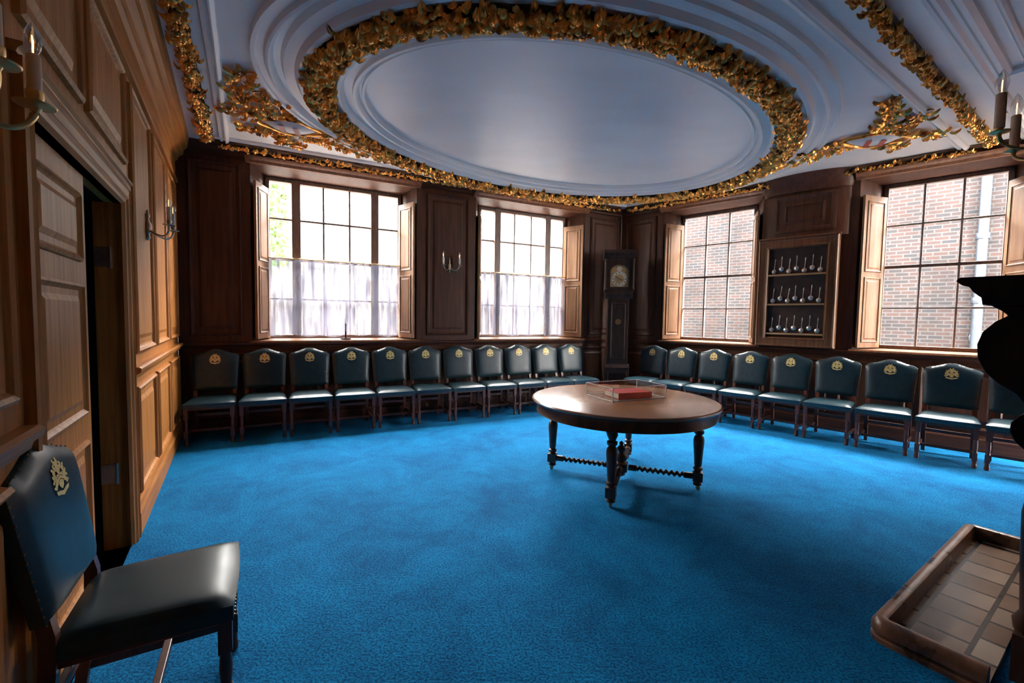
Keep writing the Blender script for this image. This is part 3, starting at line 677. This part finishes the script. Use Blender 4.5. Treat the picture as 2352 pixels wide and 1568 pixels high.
# front mask with arched opening
vs=[];fs=[]; K=16; yy=-.145
inner=[(-.155,2.06),(-.155,2.32)]+[(-.155*math.cos(PI*i/K)*1.0,2.32+.125*math.sin(PI*i/K)) for i in range(1,K)]+[(.155,2.32),(.155,2.06)]
outer=[(-.225,2.01),(-.225,2.33)]+[(-.225*math.cos(PI*i/K) ,2.55) for i in range(1,K)]+[(.225,2.33),(.225,2.01)]
n=len(inner)
for (x,z) in inner+outer: vs.append((x,yy,z))
for i in range(n-1): fs.append((i,i+1,n+i+1,n+i))
fs.append((0,n,2*n-1,n-1)); mb.add(vs,fs)
mb.extrude([(-.15,2.55),(-.165,2.57),(-.165,2.60),(-.20,2.64),(-.20,2.66),(-.17,2.67),(-.13,2.71),(.12,2.71),(.14,2.66),(.14,2.55)],-.27,.27)
for s in (-1,1):
    mb.lathe([(.022,2.01),(.022,2.04),(.014,2.05),(.013,2.48),(.02,2.50),(.022,2.54)],12,M=Tr(s*.235,-.165,0))
mb.obj('hood',M_blackoak,parent=ce,smooth=False)
mb=MB(); yy=-.12
dpts=[(-.16,2.06),(.16,2.06),(.16,2.33)]+[(.16*math.cos(PI*i/14),2.33+.12*math.sin(PI*i/14)) for i in range(1,14)]+[(-.16,2.33)]
nn=len(dpts); mb.add([(x,yy,z) for x,z in dpts]+[(x,yy+.006,z) for x,z in dpts],[tuple(range(nn)),tuple(range(nn,2*nn))[::-1]]+[(i,(i+1)%nn,nn+(i+1)%nn,nn+i) for i in range(nn)])
dl=mb.obj('dial',M_dial,parent=ce); dl['label']='arched brass clock dial'
mb=MB(); R1=.130;R0=.082; zc=2.20
vs=[(r*math.cos(2*PI*i/48),yy-.003,zc+r*math.sin(2*PI*i/48)) for r in (R0,R1) for i in range(48)]
mb.add(vs,[(i,(i+1)%48,48+(i+1)%48,48+i) for i in range(48)])
mb.add([(.045*math.cos(2*PI*i/24),yy-.002,2.375+.045*math.sin(2*PI*i/24)) for i in range(24)],[tuple(range(24))])
mb.obj('chapter_ring',M_ring,parent=dl,fix=False)
mb=MB()
def stroke(M,x0,z0,x1,z1,w=.0022):
    d=Vector((x1-x0,z1-z0)).normalized(); nx,nz=-d.y*w,d.x*w
    mb.add([(x0+nx,0,z0+nz),(x0-nx,0,z0-nz),(x1-nx,0,z1-nz),(x1+nx,0,z1+nz)],[(0,1,2,3)],M=M)
rom=['XII','I','II','III','IIII','V','VI','VII','VIII','IX','X','XI']; wd={'I':.007,'V':.014,'X':.014}
for k,s in enumerate(rom):
    M=Tr(0,yy-.006,zc)@Ry(k*PI/6)@Tr(0,0,.106); tot=sum(wd[c] for c in s); x=-tot/2; hh=.014
    for c in s:
        w_=wd[c]
        if c=='I': stroke(M,x+w_/2,-hh,x+w_/2,hh)
        elif c=='V': stroke(M,x+.002,hh,x+w_/2,-hh); stroke(M,x+w_-.002,hh,x+w_/2,-hh)
        else: stroke(M,x+.002,hh,x+w_-.002,-hh); stroke(M,x+w_-.002,hh,x+.002,-hh)
        x+=w_
mb.obj('numerals',M_black,parent=dl,fix=False)
for ang,L in ((-.9,.10),(2.0,.07)):
    mb=MB(); mb.add([(-.004,0,0),(.004,0,0),(.006,0,L*.6),(0,0,L),(-.006,0,L*.6)],[(0,1,2,3,4)],M=Tr(0,yy-.010,zc)@Ry(ang)); mb.obj('clock_hand',M_black,parent=dl,fix=False)
# ------------------------------------------------------------------ spoon cabinet
X0,X1,Z0,Z1=2.42,3.40,1.13,2.70
se=empty('spoon_cabinet',FR@Tr((X0+X1)/2,0,Z0),'oak wall cabinet with glazed front displaying silver spoons','cabinet')
W=(X1-X0)/2; Hh=Z1-Z0; mb=MB()
mb.box(-W+.06,W-.06,-.065,-.05,.10,Hh-.10)
mb.obj('backing',M_darkvelvet,parent=se)
mb=MB()
mb.box(-W+.02,W-.02,-.05,-.0,.0,Hh)
mb.ringrect(-W,W,0,Hh,[(0,-.0),(0,-.13),(.015,-.145),(.035,-.135),(.10,-.135),(.12,-.145),(.135,-.125),(.14,-.06)],fill=False)
mb.box(-W-.012,W+.012,-.15,-.0,Hh,Hh+.025)
for sx in (-1,1):
    for k in range(4):
        x=sx*(W-.045-.012*k); mb.box(x-.003,x+.003,-.139,-.13,.15,Hh-.15)
    mb.lathe([(.001,0),(.03,0),(.03,.006),(.018,.009),(.012,.004),(.001,.004)],16,M=Tr(sx*(W-.065),-.135,Hh-.07)@Rx(PI/2))
mb.obj('frame',M_oakm,parent=se)
SH=(.20,.63,1.06)
for zz in SH: 
    mb=MB(); mb.box(-W+.13,W-.13,-.122,-.06,zz-.024,zz); mb.obj('shelf',M_shelf,parent=se)
# spoon mesh
def spoon_mesh():
    mb=MB()
    mb.slab(8,8,lambda s,t:(.032*s*math.sqrt(max(0,1-.5*t*t)),.004-.012*(1-s*s)*(1-t*t),.034+.034*t*math.sqrt(max(0,1-.5*s*s))),
            lambda s,t:(.032*s*math.sqrt(max(0,1-.5*t*t)),.006-.012*(1-s*s)*(1-t*t),.034+.034*t*math.sqrt(max(0,1-.5*s*s))))
    mb.tube([(0,.004,.062),(0,.0,.10),(0,.002,.18)],[.0045,.003,.0035],8)
    mb.lathe([(.004,.176),(.007,.182),(.0045,.19),(.008,.2),(.005,.21),(.006,.216),(.001,.224)],10)
    return mb
rows=[(SH[2],7),(SH[1],7),(SH[0],7)]
first=None
for zb,cnt in rows:
    for i in range(cnt):
        x=-W+.20+(2*W-.41)*i/(cnt-1)
        M=se.matrix_world@Tr(x,-.090,zb+.010+(.035 if i%2 else .0))@Ry(.07+random.uniform(-.05,.05))@Matrix.Scale(.98,4)
        if first is None:
            first=spoon_mesh().obj('silver_spoon',M_silver,M=M,smooth=True); tag(first,'antique silver spoon with figure finial on cabinet backing','spoon','silver spoons in the wall cabinet')
        else:
            c=first.copy(); COL.objects.link(c); c.matrix_world=M
# ------------------------------------------------------------------ sconces
def sconce(M,metal,candle,label,spread=.12,out=.15,clen=.10,sc=1.0):
    e=empty('wall_sconce',M,label,'wall light','candle wall sconces')
    mb=MB()
    mb.lathe([(.001,0),(.035,0),(.040,.006),(.03,.012),(.018,.018),(.016,.03),(.001,.034)],18,M=Rx(PI/2))
    mb.lathe([(.001,-.10),(.012,-.09),(.018,-.075),(.010,-.06),(.014,-.05),(.022,-.03),(.026,0),(.022,.03),(.012,.045),(.010,.07),(.016,.085),(.012,.10),(.006,.11),(.010,.12),(.001,.135)],14,M=Tr(0,-.028,0))
    mb.obj('backplate',metal,parent=e,smooth=True)
    for s in (-1,1):
        mb=MB(); pts=[]
        for i in range(15):
            f=i/14; pts.append((s*spread*f**.8,-.03-(out-.03)*math.sin(f*PI/2),-.02-.055*math.sin(f*PI)+.02*f))
        mb.tube(pts,[.009-.003*math.sin(f/14*PI) for f in range(15)],8)
        x,y,z=pts[-1]
        mb.lathe([(.008,-.005),(.012,.004),(.038,.010),(.040,.014),(.014,.016),(.012,.022),(.017,.03),(.017,.045),(.012,.046)],16,M=Tr(x,y,z))
        mb.obj('arm',metal,parent=e,smooth=True)
        mb=MB(); mb.lathe([(.0125*sc,.03),(.0125*sc,.045+clen),(.010*sc,.048+clen)],14,M=Tr(x,y,z)); mb.obj('candle_tube',candle,parent=e,smooth=True)
        mb=MB(); zz=z+.048+clen; mb.lathe([(r*sc,h*sc) for r,h in ((.007,0),(.013,.012),(.017,.028),(.014,.045),(.007,.062),(.001,.072))],12,M=Tr(x,y,zz)); b=mb.obj('bulb',M_bulb,parent=e,smooth=True); b['label']='clear flame-shaped bulb'
        mb=MB(); mb.tube([(x,y,zz),(x+.004,y,zz+.03*sc),(x-.004,y,zz+.04*sc),(x,y,zz)],.0012*sc,5); mb.obj('filament',M_fil,parent=b)
    return e
sconce(FL@Tr(3.98,0,2.13),M_pewter,M_candle,'silver two-arm candle sconce on oak panelling',.14,.17,.10,1.2)
sconce(FL@Tr(1.10,0,1.975),M_brass,M_candleb,'brass candle sconce with amber tube near the door',.11,.16,.085,1.1)
sconce(FB@Tr(3.44,0,2.27),M_pewter,M_candle,'silver two-arm candle sconce between the curtained windows',.13,.12,.08,1.3)
# ------------------------------------------------------------------ fireplace
fe=empty('fireplace',FF@Tr(-3.6,-.0,0),'massive carved dark oak chimneypiece with moulded shelf','fireplace')
def P_(pts): return [(-n,z) for n,z in pts]
mb=MB(); mb.extrude(P_([(.12,1.69),(.50,1.69),(.51,1.675),(.49,1.655),(.47,1.65),(.455,1.625),(.43,1.60),(.425,1.57),(.12,1.57)]),-.87,.90); mb.obj('mantel_shelf',M_blackoak,parent=fe)
mb=MB(); mb.box(-.85,.88,-.26,.48,1.15,1.575); mb.box(-.85,.88,-.15,.48,1.69,H-.01); mb.ringrect(-.7,.73,1.85,3.2,PROF,M=Tr(0,-.15,0)); mb.obj('overmantel',M_oakd,parent=fe)
br=P_([(.2,1.57),(.41,1.57),(.375,1.545),(.355,1.525),(.39,1.50),(.425,1.455),(.44,1.40),(.435,1.34),(.41,1.28),(.37,1.235),(.32,1.20),(.29,1.16),(.28,1.13),(.305,1.11),(.325,1.08),(.328,1.04),(.31,1.0),(.27,.96),(.2,.95)])
for a in (.72,-.85):
    mb=MB(); mb.extrude(br,a,a+.14); mb.obj('bracket',M_blackoak,parent=fe,bevel=.006)
    mb=MB(); mb.box(a-.01,a+.15,-.275,-.1,0,.2); mb.box(a+.01,a+.13,-.25,-.1,.2,.95); mb.lathe([(.045,.2),(.05,.24),(.03,.28),(.04,.5),(.045,.7),(.03,.82),(.045,.88),(.05,.95)],16,M=Tr(a+.07,-.24,0)); mb.obj('jamb',M_oakd,parent=fe,smooth=True)
mb=MB(); mb.box(-.85,-.55,-.2,.48,0,1.15); mb.box(.58,.88,-.2,.48,0,1.15); mb.box(-.56,.59,.3,.48,0,1.15); mb.obj('firebox',M_black,parent=fe)
sconce(FF@Tr(-3.185,-.15,2.36),M_brass,M_candleb,'brass candle sconce with amber tubes above the chimneypiece',.185,.31,.14,1.5)
# hearth kerb
he=empty('hearth_fender',FF@Tr(-3.44,0,0),'low rounded brown stone hearth kerb around glazed tiles','hearth kerb')
kp=[(0,0),(0,.02),(.008,.025),(.008,.035),(0,.045),(.002,.075),(.016,.098),(.04,.106),(.062,.10),(.069,.082),(.070,.06),(.070,0)]
mb=MB(); HL=.92; NF=-.70; NE=-.31; RC=.07
path=[]
path.append((-HL,NE,(1,0)))
for i in range(7):
    a=PI+PI/2*i/6; path.append((-HL+RC+RC*math.cos(a),NF+RC+RC*math.sin(a),(-math.cos(a),-math.sin(a))))
for i in range(7):
    a=3*PI/2+PI/2*i/6; path.append((HL-RC+RC*math.cos(a),NF+RC+RC*math.sin(a),(-math.cos(a),-math.sin(a))))
path.append((HL,NE,(-1,0)))
vs=[];fs=[];n=len(kp)
for x,y,(nx,ny) in path:
    for o,z in kp: vs.append((x+nx*o,y+ny*o,z))
for i in range(len(path)-1):
    for k in range(n): fs.append((i*n+k,i*n+(k+1)%n,(i+1)*n+(k+1)%n,(i+1)*n+k))
fs.append(tuple(range(n))); fs.append(tuple((len(path)-1)*n+k for k in range(n)))
mb.add(vs,fs)
mb.obj('kerb',M_marble,parent=he,smooth=True)
mb=MB(); mb.box(-HL+.05,HL-.05,NF+.05,NE,0,.022); mb.obj('tiles',M_tiles,parent=he)
# ------------------------------------------------------------------ small chamberstick on the sill
ce=empty('candlestick',FB@Tr(1.93,.10,1.147),'small dark candlestick standing on the window sill','candlestick')
mb=MB(); mb.lathe([(.001,0),(.07,0),(.075,.012),(.02,.016),(.012,.03),(.010,.10),(.016,.11),(.001,.115)],18); mb.obj('stand',M_black,parent=ce,smooth=True)
mb=MB(); mb.lathe([(.008,.11),(.008,.22),(.001,.225)],10); mb.obj('stem',M_oakd,parent=ce,smooth=True)
# ------------------------------------------------------------------ outside
mb=MB(); mb.box(-3.2,14,0,.4,-4,6.0); o=mb.obj('neighbouring_building',M_brick,M=FR@Tr(0,4.6,0)); tag(o,'weathered red-brown brick building wall across the alley','building')
dp=MB(); dp.tube([(4.95,-.10,-4),(4.95,-.10,6)],.075,14)
for z in (-1,.4,1.9,3.1,5): dp.lathe([(.09,z),(.095,z+.01),(.095,z+.10),(.09,z+.11)],14,M=Tr(4.95,-.10,0))
c=dp.obj('drainpipe',M_pipe,parent=o,smooth=True); c['label']='blue-grey drainpipe'
v=MB(); v.lathe([(.001,0),(.13,0),(.14,.02),(.12,.04),(.11,.02),(.001,.02)],20,M=Tr(5.0+.0,0,1.25)@Rx(PI/2)); c=v.obj('vent',M_pipe,parent=o,smooth=True)
mb=MB(); mb.box(-14,16,0,.5,2.6,7); mb.box(-14,16,.0,.5,-4,2.6,1)
o=mb.obj('church_building',[M_stone,M_brick2],M=FB@Tr(0,9,0)); tag(o,'pale stone building with pointed leaded windows','building')
def gothic(x,z0,z1,w):
    m=MB(); pts=[(x-w,z0),(x+w,z0),(x+w,z1-w*1.4)]+[(x+w-w*(i/6),z1-w*1.4+w*1.4*math.sin(i/6*PI/2)) for i in range(1,7)]
    L=[(x-w+w*(i/6),z1-w*1.4+w*1.4*math.sin(i/6*PI/2)) for i in range(5,-1,-1)]
    pts=pts+L; n=len(pts); m.add([(a,-.02,b) for a,b in pts]+[(a,.05,b) for a,b in pts],[tuple(range(n))]+[(i,(i+1)%n,n+(i+1)%n,n+i) for i in range(n)])
    c=m.obj('window',M_lead,parent=o)
gothic(2.07,3.0,5.3,.28); gothic(4.15,2.8,5.0,.36)
for x in (8.4,10.4):
    m=MB(); m.box(x,x+.9,-.02,.05,3.2,4.9); m.obj('window',M_lead,parent=o)
mb=MB(); mb.box(-150,150,-150,150,-4.2,-4.0); o2=mb.obj('ground',M_pave,M=Tr(0,8,0)); struct(o2,'pale paving outside','ground')
tr=empty('tree',FB@Tr(.45,5.2,-4),'leafy green tree outside the window','tree')
mb=MB(); mb.tube([(0,0,0),(.1,0,3),(-.1,.1,6),(0,0,9)],[.2,.17,.12,.05],10); mb.obj('trunk',M_bark,parent=tr,smooth=True)
mb=MB()
for i in range(900):
    a=random.uniform(0,2*PI); r=.85*math.sqrt(random.random()); z=random.uniform(6.5,9.2)
    c=Vector((r*math.cos(a)-.1,r*math.sin(a),z)); d=Vector((random.gauss(0,1),random.gauss(0,1),random.gauss(0,1))).normalized(); leaf(mb,c,d,.16,.10,.01)
f=mb.obj('foliage',M_leaf,parent=tr,fix=False); f['kind']='stuff'
# ------------------------------------------------------------------ light
w=bpy.data.worlds.new('World'); S.world=w; w.use_nodes=True; bg=w.node_tree.nodes['Background']; bg.inputs[0].default_value=(1,.97,.925,1); bg.inputs[1].default_value=114
# ------------------------------------------------------------------ camera
cam=bpy.data.cameras.new('camera'); cam.sensor_width=36; cam.lens=1000/2352*36; cam.clip_start=.02
co=bpy.data.objects.new('camera',cam); COL.objects.link(co)
co.matrix_world=Tr(0,0,1.48)@Rx(PI/2-math.atan(53/1000))@Rz(math.radians(.92))
S.camera=co
S.view_settings.view_transform='Standard'
print('DONE')
